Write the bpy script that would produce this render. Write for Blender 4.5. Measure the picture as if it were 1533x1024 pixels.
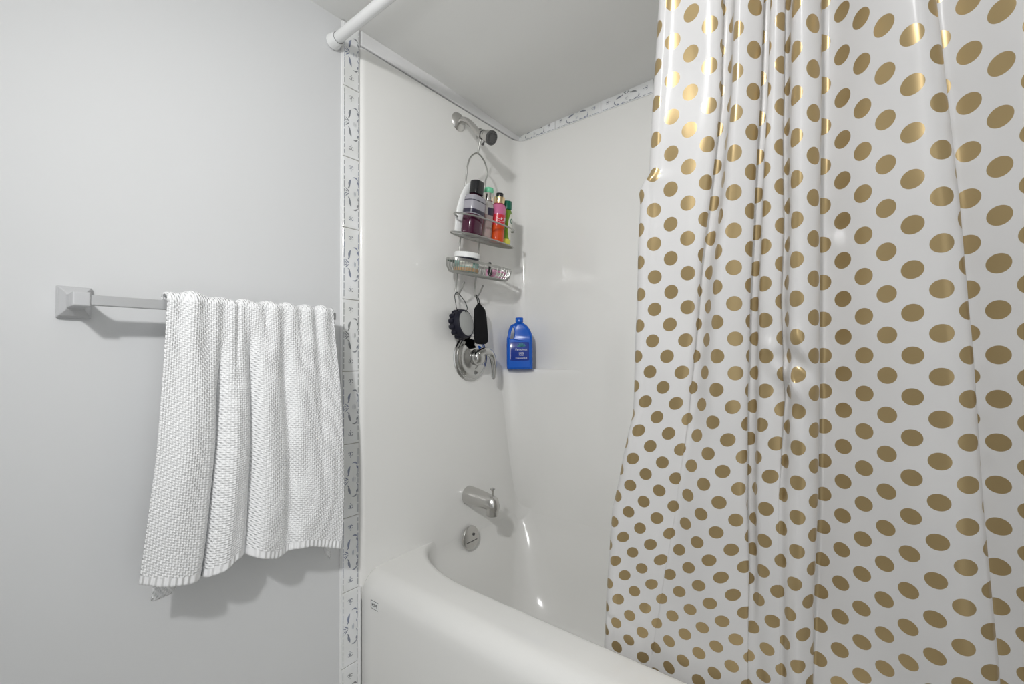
import bpy, math, random
from mathutils import Vector, Matrix, Euler
random.seed(7)
R = math.radians
C = bpy.context.scene.collection
SC = bpy.context.scene
for o in list(bpy.data.objects):
    bpy.data.objects.remove(o)

# ------------------------------------------------------------------ camera, world, exposure
cam_d = bpy.data.cameras.new('camera'); cam = bpy.data.objects.new('camera', cam_d); C.objects.link(cam)
cam_d.sensor_width = 36; cam_d.lens = 665 / 1533 * 36; cam_d.clip_start = .02
CAM = Vector((1.14, -.735, 1.115))
yaw, pit, rol = R(38.04), R(1.656), R(-.466)
Fv = Vector((-math.sin(yaw) * math.cos(pit), math.cos(yaw) * math.cos(pit), math.sin(pit)))
Rv = Vector((math.cos(yaw), math.sin(yaw), 0)); Uv = Rv.cross(Fv)
R2 = Rv * math.cos(rol) + Uv * math.sin(rol); U2 = -Rv * math.sin(rol) + Uv * math.cos(rol)
cam.matrix_world = Matrix(((R2.x, U2.x, -Fv.x, CAM.x), (R2.y, U2.y, -Fv.y, CAM.y), (R2.z, U2.z, -Fv.z, CAM.z), (0, 0, 0, 1)))
SC.camera = cam
w = bpy.data.worlds.new('world'); SC.world = w; w.use_nodes = True
w.node_tree.nodes['Background'].inputs[0].default_value = (.8, .85, .9, 1)
w.node_tree.nodes['Background'].inputs[1].default_value = 0.05
SC.view_settings.view_transform = 'Standard'; SC.view_settings.look = 'None'
SC.view_settings.gamma = 1; SC.view_settings.use_curve_mapping = False
SC.view_settings.exposure = 0.10
BOUNCE_FILL = 2.5; DOOR_FILL = 4.2; SPOT = 57.0
GLOBE_POWER = 12.0         # emission strength of the vanity globes
# added soft fill, set outside an unseen doorway opening beside the camera
dl = bpy.data.lights.new('doorway_fill', 'AREA'); dl.shape = 'RECTANGLE'; dl.size = .78; dl.size_y = 1.9; dl.energy = DOOR_FILL
dl.color = (.95, .98, 1.0)
do = bpy.data.objects.new('doorway_fill', dl); C.objects.link(do); do.location = (1.66, -.72, .98)
do.rotation_euler = Euler((0, R(90), 0)); do.rotation_euler = Matrix(((0, 0, 1), (1, 0, 0), (0, 1, 0))).to_euler()

# added unseen fill lamp, pointing up to bounce off the ceiling behind the camera
fl = bpy.data.lights.new('bounce_fill', 'AREA'); fl.shape = 'DISK'; fl.size = .12; fl.energy = BOUNCE_FILL
fo = bpy.data.objects.new('bounce_fill', fl); C.objects.link(fo); fo.location = (1.0, -1.05, 1.40); fo.rotation_euler = (R(180 - 12), 0, 0)

# added spot near the vanity light, put in to brighten the tub alcove
sl = bpy.data.lights.new('alcove_fill', 'SPOT'); sl.energy = SPOT; sl.shadow_soft_size = .045; sl.spot_size = R(100); sl.spot_blend = 1.0
so_ = bpy.data.objects.new('alcove_fill', sl); C.objects.link(so_); so_.location = (1.05, -1.25, 1.86)
so_.rotation_euler = (Vector((.20, .62, .95)) - Vector((1.05, -1.25, 1.86))).to_track_quat('-Z', 'Y').to_euler()

# ------------------------------------------------------------------ materials
def mat(name, col, rough=.5, metal=0, spec=.5, **k):
    m = bpy.data.materials.new(name); m.use_nodes = True
    b = m.node_tree.nodes['Principled BSDF']
    b.inputs['Base Color'].default_value = (*col, 1); b.inputs['Roughness'].default_value = rough
    b.inputs['Metallic'].default_value = metal; b.inputs['Specular IOR Level'].default_value = spec
    for a, v in k.items():
        b.inputs[a.replace('_', ' ')].default_value = v
    return m

def N(m, t, **k):
    n = m.node_tree.nodes.new(t)
    for a, v in k.items(): setattr(n, a, v)
    return n

def bump_noise(m, scale, dist, detail=2, strength=.5):
    nt = m.node_tree; b = nt.nodes['Principled BSDF']
    tc = N(m, 'ShaderNodeTexCoord'); nz = N(m, 'ShaderNodeTexNoise'); bp = N(m, 'ShaderNodeBump')
    nz.inputs['Scale'].default_value = scale; nz.inputs['Detail'].default_value = detail
    bp.inputs['Distance'].default_value = dist; bp.inputs['Strength'].default_value = strength
    nt.links.new(tc.outputs['Object'], nz.inputs['Vector']); nt.links.new(nz.outputs['Fac'], bp.inputs['Height'])
    nt.links.new(bp.outputs['Normal'], b.inputs['Normal'])
    return m

def tint_noise(m, c1, c2, scale, lo=.35, hi=.65):
    nt = m.node_tree; b = nt.nodes['Principled BSDF']
    tc = N(m, 'ShaderNodeTexCoord'); nz = N(m, 'ShaderNodeTexNoise'); cr = N(m, 'ShaderNodeValToRGB')
    nz.inputs['Scale'].default_value = scale; nz.inputs['Detail'].default_value = 4
    cr.color_ramp.elements[0].color = (*c1, 1); cr.color_ramp.elements[1].color = (*c2, 1)
    cr.color_ramp.elements[0].position = lo; cr.color_ramp.elements[1].position = hi
    nt.links.new(tc.outputs['Object'], nz.inputs['Vector']); nt.links.new(nz.outputs['Fac'], cr.inputs['Fac'])
    nt.links.new(cr.outputs['Color'], b.inputs['Base Color'])
    return m

M = {}
M['paint'] = bump_noise(mat('wall_paint', (.69, .697, .702), .36, spec=.45), 2.5, .003, 1, .12)
M['ceiling'] = bump_noise(mat('ceiling_paint', (.88, .88, .86), .8), 30, .001, 3, .3)
M['trimwhite'] = mat('white_trim', (.80, .80, .80), .3)
M['acrylic'] = bump_noise(mat('surround_acrylic', (.865, .86, .835), .07, spec=.5), 3, .003, 1, .15)
M['enamel'] = mat('tub_enamel', (.83, .825, .80), .16)
M['floor'] = tint_noise(mat('floor_tile', (.6, .58, .54), .4), (.55, .53, .5), (.68, .66, .62), 8)
M['tile'] = tint_noise(mat('tile_glaze', (.76, .77, .75), .18), (.78, .79, .77), (.86, .87, .88), 9)
M['grout'] = mat('grout', (.45, .43, .39), .9)
M['motif'] = tint_noise(mat('tile_motif_blue_grey', (.35, .38, .45), .3), (.26, .27, .27), (.26, .29, .40), 6, .45, .6)
M['chrome'] = mat('chrome', (.56, .56, .55), .08, 1)
M['nickel'] = bump_noise(mat('brushed_nickel', (.62, .61, .59), .27, 1), 60, .0003, 2, .3)
M['dark_metal'] = mat('dark_face', (.10, .10, .10), .35, .4)
M['wire'] = mat('caddy_wire', (.42, .42, .40), .35, .85)
M['bar'] = mat('satin_bar', (.56, .565, .57), .38, .55)
M['post'] = mat('post_white_grey', (.57, .575, .585), .35, .2)
M['whiteplastic'] = mat('white_plastic', (.84, .85, .84), .3)
M['rod'] = mat('rod_enamel', (.84, .845, .84), .2)
M['black'] = mat('black_plastic', (.012, .012, .014), .25)
M['blackcloth'] = bump_noise(mat('black_cloth', (.010, .010, .011), .9, spec=.2), 300, .001)
M['navy'] = mat('navy_rubber', (.010, .010, .020), .45, spec=.25)
M['greydisc'] = mat('grey_disc', (.40, .41, .40), .45)
M['clearbump'] = mat('clear_silicone', (.7, .72, .72), .15, Transmission_Weight=.7)
M['purple'] = mat('purple_gel', (.075, .008, .035), .08, Transmission_Weight=.15)
M['clear'] = mat('clear_plastic', (.80, .78, .76), .06, Transmission_Weight=.75, IOR=1.2)
M['peach'] = tint_noise(mat('peach_liquid', (.62, .40, .34), .1), (.66, .45, .38), (.60, .33, .33), 60)
M['silver'] = mat('silver_collar', (.75, .72, .68), .15, 1)
M['gold'] = mat('gold_collar', (.85, .66, .40), .18, 1)
M['mintcap'] = mat('mint_cap', (.16, .58, .34), .3)
M['darkgreen'] = mat('dark_green_cap', (.0, .13, .075), .3)
M['pink'] = mat('pink_liquid', (.60, .16, .31), .1)
M['red'] = mat('red_label', (.62, .02, .04), .3)
M['orange'] = mat('orange_liquid', (.66, .075, .012), .08)
M['green'] = mat('green_liquid', (.16, .30, .02), .12)
M['yellow'] = mat('yellow_patch', (.75, .72, .10), .3)
M['cream'] = mat('cream_label', (.80, .80, .72), .4)
M['greylabel'] = mat('grey_label', (.36, .35, .39), .25)
M['darklabel'] = mat('dark_label', (.03, .025, .05), .35)
M['white_ink'] = mat('white_ink', (.85, .86, .9), .5)
M['black_ink'] = mat('black_ink', (.01, .01, .01), .5)
M['mint'] = tint_noise(mat('mint_jar', (.34, .55, .48), .12, Transmission_Weight=.2), (.30, .52, .46), (.48, .66, .60), 40)
M['tan'] = mat('tan_cream', (.50, .33, .18), .4)
M['pinklabel'] = tint_noise(mat('pink_packet', (.75, .32, .50), .35), (.80, .50, .62), (.66, .22, .42), 160)
M['jug'] = mat('blue_jug', (.002, .105, .56), .25)
M['juglabel'] = mat('blue_jug_label', (.006, .035, .30), .2)
M['palm'] = mat('teal_palm', (.02, .22, .27), .4)
M['frosted'] = mat('lamp_glass', (.9, .9, .9), .3)
_b = M['frosted'].node_tree.nodes['Principled BSDF']
_b.inputs['Emission Color'].default_value = (1.0, .985, .955, 1); _b.inputs['Emission Strength'].default_value = GLOBE_POWER

def towel_material():
    m = mat('towel_cotton', (.89, .895, .90), .95, spec=.15); nt = m.node_tree; L = nt.links
    b = nt.nodes['Principled BSDF']; uv = N(m, 'ShaderNodeUVMap'); sp = N(m, 'ShaderNodeSeparateXYZ'); L.new(uv.outputs[0], sp.inputs[0])
    def op(o, a, c=None):
        n = N(m, 'ShaderNodeMath', operation=o)
        for i, x in enumerate((a, c)):
            if x is None: continue
            if isinstance(x, (int, float)): n.inputs[i].default_value = x
            else: L.new(x, n.inputs[i])
        return n.outputs[0]
    U, V = sp.outputs[0], sp.outputs[1]
    k = 2 * math.pi
    d1 = op('SINE', op('MULTIPLY', op('ADD', op('MULTIPLY', U, 1.0), op('MULTIPLY', V, .75)), k / .0072))
    d2 = op('SINE', op('MULTIPLY', op('SUBTRACT', op('MULTIPLY', U, .9), op('MULTIPLY', V, 1.0)), k / .0098))
    nub = op('ADD', op('MULTIPLY', d1, .5), op('MULTIPLY', op('MULTIPLY', d1, d2), .7))
    nz = N(m, 'ShaderNodeTexNoise'); nz.inputs['Scale'].default_value = 420; L.new(uv.outputs[0], nz.inputs['Vector'])
    nub = op('ADD', nub, op('MULTIPLY', nz.outputs['Fac'], .8))
    hem = op('SINE', op('MULTIPLY', U, k / .0095))
    ish = op('LESS_THAN', V, .016)
    h = op('ADD', op('MULTIPLY', nub, op('SUBTRACT', 1.0, ish)), op('MULTIPLY', hem, ish))
    bp = N(m, 'ShaderNodeBump'); bp.inputs['Strength'].default_value = .75; bp.inputs['Distance'].default_value = .0017
    L.new(h, bp.inputs['Height']); L.new(bp.outputs[0], b.inputs['Normal'])
    return m
M['towel'] = towel_material()

def curtain_material():
    m = mat('curtain_vinyl', (.87, .865, .87), .26, spec=.26); nt = m.node_tree; L = nt.links
    vinyl = nt.nodes['Principled BSDF']; out = nt.nodes['Material Output']
    uv = N(m, 'ShaderNodeUVMap'); sp = N(m, 'ShaderNodeSeparateXYZ'); L.new(uv.outputs[0], sp.inputs[0])
    def op(o, a, c=None, cl=False):
        n = N(m, 'ShaderNodeMath', operation=o); n.use_clamp = cl
        for i, x in enumerate((a, c)):
            if x is None: continue
            if isinstance(x, (int, float)): n.inputs[i].default_value = x
            else: L.new(x, n.inputs[i])
        return n.outputs[0]
    U, V = sp.outputs[0], sp.outputs[1]; a = .0285
    def fr(x):
        f = op('FRACT', op('ADD', x, 100.5)); return op('SUBTRACT', f, .5)
    p = fr(op('DIVIDE', op('ADD', U, V), 2 * a)); q = fr(op('DIVIDE', op('SUBTRACT', U, V), 2 * a))
    d = op('SQRT', op('MULTIPLY', op('ADD', op('MULTIPLY', p, p), op('MULTIPLY', q, q)), 2 * a * a))
    mask = op('MULTIPLY', op('SUBTRACT', .0122, d), 2500, True)
    # gentle wrinkles of the thin sheet
    tc = N(m, 'ShaderNodeTexCoord'); mp = N(m, 'ShaderNodeMapping'); mp.inputs['Scale'].default_value = (1, 1, .25)
    nz = N(m, 'ShaderNodeTexNoise'); nz.inputs['Scale'].default_value = 28; nz.inputs['Detail'].default_value = 2
    bp = N(m, 'ShaderNodeBump'); bp.inputs['Distance'].default_value = .002; bp.inputs['Strength'].default_value = .25
    L.new(tc.outputs['Object'], mp.inputs[0]); L.new(mp.outputs[0], nz.inputs['Vector']); L.new(nz.outputs['Fac'], bp.inputs['Height'])
    L.new(bp.outputs[0], vinyl.inputs['Normal'])
    tr = N(m, 'ShaderNodeBsdfTranslucent'); tr.inputs['Color'].default_value = (.86, .85, .85, 1)
    tp = N(m, 'ShaderNodeBsdfTransparent')
    m1 = N(m, 'ShaderNodeMixShader'); m1.inputs[0].default_value = .42
    L.new(vinyl.outputs[0], m1.inputs[1]); L.new(tr.outputs[0], m1.inputs[2])
    m2 = N(m, 'ShaderNodeMixShader'); m2.inputs[0].default_value = .12
    L.new(m1.outputs[0], m2.inputs[1]); L.new(tp.outputs[0], m2.inputs[2])
    g = N(m, 'ShaderNodeBsdfPrincipled'); g.inputs['Base Color'].default_value = (.385, .285, .14, 1)
    g.inputs['Metallic'].default_value = .55; g.inputs['Roughness'].default_value = .33
    L.new(bp.outputs[0], g.inputs['Normal'])
    m3 = N(m, 'ShaderNodeMixShader'); L.new(mask, m3.inputs[0]); L.new(m2.outputs[0], m3.inputs[1]); L.new(g.outputs[0], m3.inputs[2])
    L.new(m3.outputs[0], out.inputs['Surface'])
    return m
M['curtain'] = curtain_material()

# ------------------------------------------------------------------ mesh helpers
class MB:
    def __init__(s): s.v = []; s.f = []; s.mi = []; s.uv = {}
    def add(s, vs, fs, mi=0, T=None):
        o = len(s.v)
        s.v += [tuple(T @ Vector(p)) if T is not None else tuple(p) for p in vs]
        s.f += [tuple(i + o for i in f) for f in fs]; s.mi += [mi] * len(fs)
        return s
    def box(s, a, b, mi=0, T=None):
        x0, y0, z0 = a; x1, y1, z1 = b
        vs = [(x0, y0, z0), (x1, y0, z0), (x1, y1, z0), (x0, y1, z0), (x0, y0, z1), (x1, y0, z1), (x1, y1, z1), (x0, y1, z1)]
        fs = [(0, 3, 2, 1), (4, 5, 6, 7), (0, 1, 5, 4), (1, 2, 6, 5), (2, 3, 7, 6), (3, 0, 4, 7)]
        return s.add(vs, fs, mi, T)
    def loft(s, rings, mi=0, T=None, caps=(True, True), closed=True):
        n = len(rings[0]); vs = [p for r in rings for p in r]; fs = []
        for i in range(len(rings) - 1):
            for j in range(n if closed else n - 1):
                k = (j + 1) % n
                fs.append((i * n + j, i * n + k, (i + 1) * n + k, (i + 1) * n + j))
        if closed and caps[0]: fs.append(tuple(reversed(range(n))))
        if closed and caps[1]: fs.append(tuple((len(rings) - 1) * n + j for j in range(n)))
        return s.add(vs, fs, mi, T)
    def lathe(s, prof, seg=32, mi=0, T=None, sx=1, sy=1, caps=(True, True), pw=2.0):
        # prof: (radius, z) about local z; sx/sy squash; pw>2 = squarer section
        rings = []
        for r, z in prof:
            ring = []
            for k in range(seg):
                t = 2 * math.pi * k / seg; c, d = math.cos(t), math.sin(t)
                e = 2 / pw
                ring.append((r * sx * math.copysign(abs(c) ** e, c), r * sy * math.copysign(abs(d) ** e, d), z))
            rings.append(ring)
        return s.loft(rings, mi, T, caps)
    def tube(s, pts, r, seg=8, mi=0, T=None, closed=False, caps=True):
        P = [Vector(p) for p in pts]; n = len(P); rings = []
        rr = r if isinstance(r, (list, tuple)) else [r] * n
        prev = None
        for i in range(n):
            if closed: t = P[(i + 1) % n] - P[i - 1]
            else: t = P[min(i + 1, n - 1)] - P[max(i - 1, 0)]
            t.normalize()
            if prev is None:
                a = Vector((0, 0, 1)) if abs(t.z) < .9 else Vector((1, 0, 0))
                u = t.cross(a).normalized()
            else:
                u = (prev - t * prev.dot(t)).normalized()
            prev = u; w_ = t.cross(u)
            rings.append([tuple(P[i] + (u * math.cos(2 * math.pi * k / seg) + w_ * math.sin(2 * math.pi * k / seg)) * rr[i]) for k in range(seg)])
        if closed: rings.append(rings[0])
        return s.loft(rings, mi, T, (caps and not closed, caps and not closed))
    def build(s, name, mats, parent=None, smooth=True, angle=40, bevel=0, loc=None):
        me = bpy.data.meshes.new(name); me.from_pydata(s.v, [], s.f)
        mats = mats if isinstance(mats, (list, tuple)) else [mats]
        for m in mats: me.materials.append(M[m])
        for i, p in enumerate(me.polygons): p.material_index = s.mi[i]; p.use_smooth = smooth
        me.validate(); me.update()
        o = bpy.data.objects.new(name, me); C.objects.link(o)
        if parent: o.parent = parent
        if loc: o.location = loc
        if smooth:
            try: me.set_sharp_from_angle(angle=R(angle))
            except Exception: pass
        if bevel:
            b = o.modifiers.new('bevel', 'BEVEL'); b.width = bevel; b.segments = 2; b.limit_method = 'ANGLE'; b.angle_limit = R(40)
        return o

def tag(o, label=None, cat=None, group=None, kind=None):
    if label: o['label'] = label
    if cat: o['category'] = cat
    if group: o['group'] = group
    if kind: o['kind'] = kind
    return o
def thing(name, label, cat, loc=(0, 0, 0), rot=(0, 0, 0), group=None):
    o = bpy.data.objects.new(name, None); C.objects.link(o); o.location = loc; o.rotation_euler = rot
    o.empty_display_size = .05
    return tag(o, label, cat, group)
def struct(name, mb, m, label, **k):
    return tag(mb.build(name, m, **k), label=label, cat='setting', kind='structure')
def crom(pts, n=8):
    # Catmull-Rom through points
    P = [Vector(p) for p in pts]; out = []
    for i in range(len(P) - 1):
        p0 = P[max(i - 1, 0)]; p1 = P[i]; p2 = P[i + 1]; p3 = P[min(i + 2, len(P) - 1)]
        for k in range(n):
            t = k / n
            out.append(.5 * ((2 * p1) + (p2 - p0) * t + (2 * p0 - 5 * p1 + 4 * p2 - p3) * t * t + (3 * p1 - p0 - 3 * p2 + p3) * t ** 3))
    out.append(P[-1]); return out
def lerpt(tab, x):
    # tab sorted by key ascending
    if x <= tab[0][0]: return tab[0][1]
    for (a, va), (b, vb) in zip(tab, tab[1:]):
        if x <= b:
            t = (x - a) / (b - a); return va + (vb - va) * t
    return tab[-1][1]
def sm(a, b, x):
    t = max(0, min(1, (x - a) / (b - a))); return t * t * (3 - 2 * t)
AX = Matrix.Rotation(R(90), 4, 'Y')          # local z -> world +x
def at(x, y, z): return Matrix.Translation((x, y, z))
def text(name, body, size, m, parent, T, depth=.0002, align='CENTER'):
    cu = bpy.data.curves.new(name, 'FONT'); cu.body = body; cu.size = size; cu.extrude = depth; cu.align_x = align; cu.align_y = 'CENTER'
    tmp = bpy.data.objects.new(name, cu); C.objects.link(tmp)
    dg = bpy.context.evaluated_depsgraph_get(); me = bpy.data.meshes.new_from_object(tmp.evaluated_get(dg))
    bpy.data.objects.remove(tmp); me.materials.clear(); me.materials.append(M[m])
    me.transform(T); o = bpy.data.objects.new(name, me); C.objects.link(o); o.parent = parent
    return o

# ------------------------------------------------------------------ room shell
X1, Y0, Y1 = 1.545, -1.50, .790
HC = 2.073
struct('floor', MB().box((-.1, Y0 - .1, -.1), (X1 + .1, Y1 + .1, 0)), 'floor', 'pale bathroom floor below the tub')
struct('wall_left', MB().box((-.1, Y0, 0), (0, Y1, 2.2)), 'paint', 'glossy white painted wall carrying the towel bar')
struct('wall_back', MB().box((-.1, Y1, 0), (X1 + .1, Y1 + .1, 2.2)), 'paint', 'white wall behind the long side of the tub')
struct('wall_right', MB().box((X1, Y0, 0), (X1 + .1, -1.13, 2.2)).box((X1, -1.13, 2.0), (X1 + .1, -.31, 2.2)).box((X1, -.31, 0), (X1 + .1, Y1, 2.2)), 'paint', 'white wall at the far end of the tub')
struct('wall_front', MB().box((-.1, Y0 - .1, 0), (X1 + .1, Y0, 2.2)), 'paint', 'white wall opposite the tub')
cm = MB(); nx, ny = 16, 24
def zc(x, y):
    f = max(0, y) / Y1; return HC - .022 * f * f * max(0, 1 - x / .6)
xs = [-.1 + (X1 + .2) * i / nx for i in range(nx + 1)]; ys = [Y0 - .1 + (Y1 - Y0 + .2) * j / ny for j in range(ny + 1)]
lo = [(x, y, zc(max(x, 0), y)) for y in ys for x in xs]; hi = [(x, y, 2.25) for x, y, _ in lo]
n_ = nx + 1
cm.add(lo + hi, [(j * n_ + i, (j + 1) * n_ + i, (j + 1) * n_ + i + 1, j * n_ + i + 1) for j in range(ny) for i in range(nx)]
       + [(len(lo) + j * n_ + i, len(lo) + j * n_ + i + 1, len(lo) + (j + 1) * n_ + i + 1, len(lo) + (j + 1) * n_ + i) for j in range(ny) for i in range(nx)])
struct('ceiling', cm, 'ceiling', 'grey white flat ceiling above tub and room')

# ------------------------------------------------------------------ painted border tiles (pattern in the tile strip's own mesh)
def leaf(cx, cy, L, W, ang, bend=0.0, n=8):
    W *= 1.55; L *= 1.12
    pts = []
    for i in range(n + 1):
        t = i / n; pts.append((t * L - L / 2, W * math.sin(math.pi * t) ** .8 * (.6 + .4 * t) + bend * math.sin(math.pi * t)))
    for i in range(n - 1, 0, -1):
        t = i / n; pts.append((t * L - L / 2, -W * math.sin(math.pi * t) * .5 + bend * math.sin(math.pi * t)))
    c, s_ = math.cos(ang), math.sin(ang)
    return [(cx + x * c - y * s_, cy + x * s_ + y * c) for x, y in pts]
def motif():
    P = []
    for s_ in (1, -1):
        # arcs of the wreath
        P.append(leaf(.012, s_ * .043, .017, .0022, R(-20) * s_, .004 * s_))
        P.append(leaf(.0195, s_ * .034, .010, .0024, R(-70) * s_, 0))
        P.append(leaf(-.004, s_ * .027, .024, .0034, R(78) * s_, .002 * s_))
        P.append(leaf(-.008, s_ * .016, .010, .0014, R(50) * s_))
        # chevron
        P.append(leaf(-.013, s_ * .0065, .015, .0017, R(-42) * s_))
        P.append(leaf(-.0175, s_ * .0035, .009, .0012, R(-30) * s_))
        # right sprigs
        P.append(leaf(.0195, s_ * .014, .010, .0012, R(70) * s_))
        # end fleurs
        P.append(leaf(-.001, s_ * .074, .010, .0022, R(90)))
        P.append(leaf(-.006, s_ * .077, .007, .0012, R(40) * s_))
        P.append(leaf(.004, s_ * .077, .007, .0012, R(140) * s_))
        P.append(leaf(-.001, s_ * .065, .004, .0010, R(90)))
        P.append(leaf(-.005, s_ * .070, .005, .0009, R(-30) * s_))
        P.append(leaf(.004, s_ * .070, .005, .0009, R(210) * s_))
    for k in range(3): P.append(leaf(.0055 + k * .0042, 0, .016 - abs(k - 1) * .003, .0006, R(90)))
    # broken border lines
    for x in (-.0225, .0225):
        y = -.094
        while y < .09:
            l = random.uniform(.010, .024)
            P.append([(x - .0009, y), (x + .0009, y), (x + .0009, min(y + l, .094)), (x - .0009, min(y + l, .094))]); y += l + random.uniform(.001, .006)
    return P
def tile_strip(mb, place, n0, n1, pitch, halfw, lo_lim, hi_lim):
    # place(a, b, h): a across, b along, h out of the wall
    for k in range(n0, n1):
        c = (k + .5) * pitch
        b0 = max(c - pitch / 2 + .0010, lo_lim); b1 = min(c + pitch / 2 - .0010, hi_lim)
        if b1 - b0 < .004: continue
        vs = []
        for h, ins in ((0, 0), (.0055, 0), (.0065, .0012)):
            vs += [place(-halfw + ins, b0 + ins, h), place(halfw - ins, b0 + ins, h), place(halfw - ins, b1 - ins, h), place(-halfw + ins, b1 - ins, h)]
        fs = [(8, 9, 10, 11)]
        for r in (0, 4):
            for i in range(4): fs.append((r + i, r + (i + 1) % 4, r + 4 + (i + 1) % 4, r + 4 + i))
        mb.add(vs, fs, 0)
        for poly in motif():
            pv = [(max(-halfw + .001, min(halfw - .001, x)), y + c) for x, y in poly]
            if min(p[1] for p in pv) < b0 + .001 or max(p[1] for p in pv) > b1 - .001: continue
            mb.add([place(x, y, .00672) for x, y in pv], [tuple(range(len(pv)))], 1)
YS, HW = -.0255, .0262
ts = MB()
Z0T = 1.682 - 9 * .2033
tile_strip(ts, lambda a, b, h: (h, YS + a, Z0T + b), 0, 11, .2033, HW, -Z0T + .001, 2.071 - Z0T)
ts.box((0, YS - HW, 0), (.004, YS + HW, 2.071), 2)
struct('trim_1', ts, ['tile', 'motif', 'grout'], 'vertical border of blue grey patterned tiles beside the tub', smooth=False)
tb = MB()
ZB = 2.047
tile_strip(tb, lambda a, b, h: (b - .012, .778 - h, ZB - a + .0035), 0, 8, .2033, HW, .012, 1.55)
tb.box((0, .775, 2.022), (X1, Y1, 2.075), 2)
struct('trim_2', tb, ['tile', 'motif', 'grout'], 'horizontal border of patterned tiles above the back panel', smooth=False)
# painted batten between the surround and the ceiling on the end wall, and slim caulk bead beside the strip
c3 = MB(); c3.box((0, .004, 2.0285), (.009, .774, 2.0725)); struct('trim_3', c3, 'trimwhite', 'white band above the tub end panel', bevel=.003)
c5 = MB(); c5.tube([(.0075, .002, 0.0), (.0075, .002, .462)], .0055, 10); struct('trim_5', c5, 'trimwhite', 'white caulk line where the tub apron meets the tiles')
c4 = MB(); c4.tube([(.001, YS - HW - .001, 0.0), (.001, YS - HW - .001, 2.07)], .0035, 8); struct('trim_4', c4, 'trimwhite', 'white caulk bead along the tile border')

# ------------------------------------------------------------------ tub surround
SX, SY, SR = .012, .765, .055
def sur_path(off=0):
    P = [(.0005, .0015)]
    for k in range(7):
        t = math.pi * k / 6; P.append((SX - (SX - .001) * (1 - math.sin(t / 2)), .0018 + .016 * (1 - math.cos(t / 2))))
    y = .05
    P.append((SX, .024))
    while y < SY - SR - .01: P.append((SX, y)); y += .08
    for k in range(11):
        t = R(90) * k / 10; P.append((SX + SR - SR * math.cos(t), SY - SR + SR * math.sin(t)))
    x = SX + SR + .08
    while x < X1 - .08 - SR: P.append((x, SY)); x += .12
    for k in range(11):
        t = R(90) * k / 10; P.append((X1 - .012 - SR + SR * math.sin(t), SY - SR + SR * math.cos(t)))
    P.append((X1 - .012, .02)); P.append((X1 - .0005, .005))
    return P
sroot = thing('tub_surround', 'glossy off-white moulded panels lining the tub alcove walls', 'shower surround', (0, .765, .5))
def rel(mb, o):   # shift world verts into a thing's local frame
    inv = o.matrix_basis.inverted()
    mb.v = [tuple(inv @ Vector(p)) for p in mb.v]; return mb
sp = sur_path(); sb = MB(); rings = []
def back(p):   # project to wall for the top lip
    x, y = p
    return (max(.0005, x - .010) if x < .7 else min(X1 - .0005, x + .010), min(Y1 - .0005, y + .010) if (y > .6) else y)
for z in [.425, .50, .7, .9, 1.1, 1.3, 1.5, 1.7, 1.9, 2.016]: rings.append([(x, y, z) for x, y in sp])
rings.append([(x * .75 + back((x, y))[0] * .25, y * .75 + back((x, y))[1] * .25, 2.021) for x, y in sp])
rings.append([(*back(p), 2.024) for p in sp])
sb.loft(rings, closed=False)
rel(sb, sroot).build('wall_panel', 'acrylic', sroot, angle=50)
# corner shelf: ledge in the corner, fairing back to the wall below
sh = MB(); rings = []
def shelf_ring(z, k, ins=0.0):
    F = [(SX - .001, .630), (SX + .003, .640), (SX + .013, .655), (SX + .045, .684), (SX + .085, .712), (SX + .13, .735), (SX + .18, .751), (SX + .24, .761), (SX + .31, SY + .001)]
    P = []
    for p in crom([(x, y, 0) for x, y in F], 4):
        P.append((SX - .001 + (p.x - SX + .001) * k - ins * .5, SY + .001 - (SY + .001 - p.y) * k + ins, z))
    P.append((SX - .001, SY + .002, z)); return P
rings = [shelf_ring(.44 + .58 * i / 12, .04 + .96 * (i / 12) ** .62) for i in range(13)] + [shelf_ring(1.040, 1.0), shelf_ring(1.050, 1.0, .0005), shelf_ring(1.0545, 1.0, .002), shelf_ring(1.0570, 1.0, .006)]
sh.loft(rings)
rel(sh, sroot).build('corner_shelf', 'acrylic', sroot, angle=60)

# ------------------------------------------------------------------ bathtub
troot = thing('bathtub', 'off-white alcove bathtub with wide rounded front rim', 'bathtub', (.77, 0, 0))
TX0, TX1, TY1, RZ = .0095, 1.5355, .7690, .50
def ring(x0, x1, y0, y1, z, rf, rb, na=14, ns=16):
    # rf=(rx,ry) front corners, rb back corners ; order: front-left arc, front, front-right arc, right, back-right arc, back, back-left arc, left
    P = []
    def arc(cx, cy, rx, ry, t0):
        for i in range(na):
            t = t0 + R(90) * i / (na - 1); P.append((cx + rx * math.cos(t), cy + ry * math.sin(t), z))
    def seg(a, b):
        for i in range(1, ns): P.append((a[0] + (b[0] - a[0]) * i / ns, a[1] + (b[1] - a[1]) * i / ns, z))
    arc(x0 + rf[0], y0 + rf[1], rf[0], rf[1], R(180)); seg((x0 + rf[0], y0), (x1 - rf[0], y0))
    arc(x1 - rf[0], y0 + rf[1], rf[0], rf[1], R(270)); seg((x1, y0 + rf[1]), (x1, y1 - rb[1]))
    arc(x1 - rb[0], y1 - rb[1], rb[0], rb[1], 0); seg((x1 - rb[0], y1), (x0 + rb[0], y1))
    arc(x0 + rb[0], y1 - rb[1], rb[0], rb[1], R(90)); seg((x0, y1 - rb[1]), (x0, y0 + rf[1]))
    return P
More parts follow.
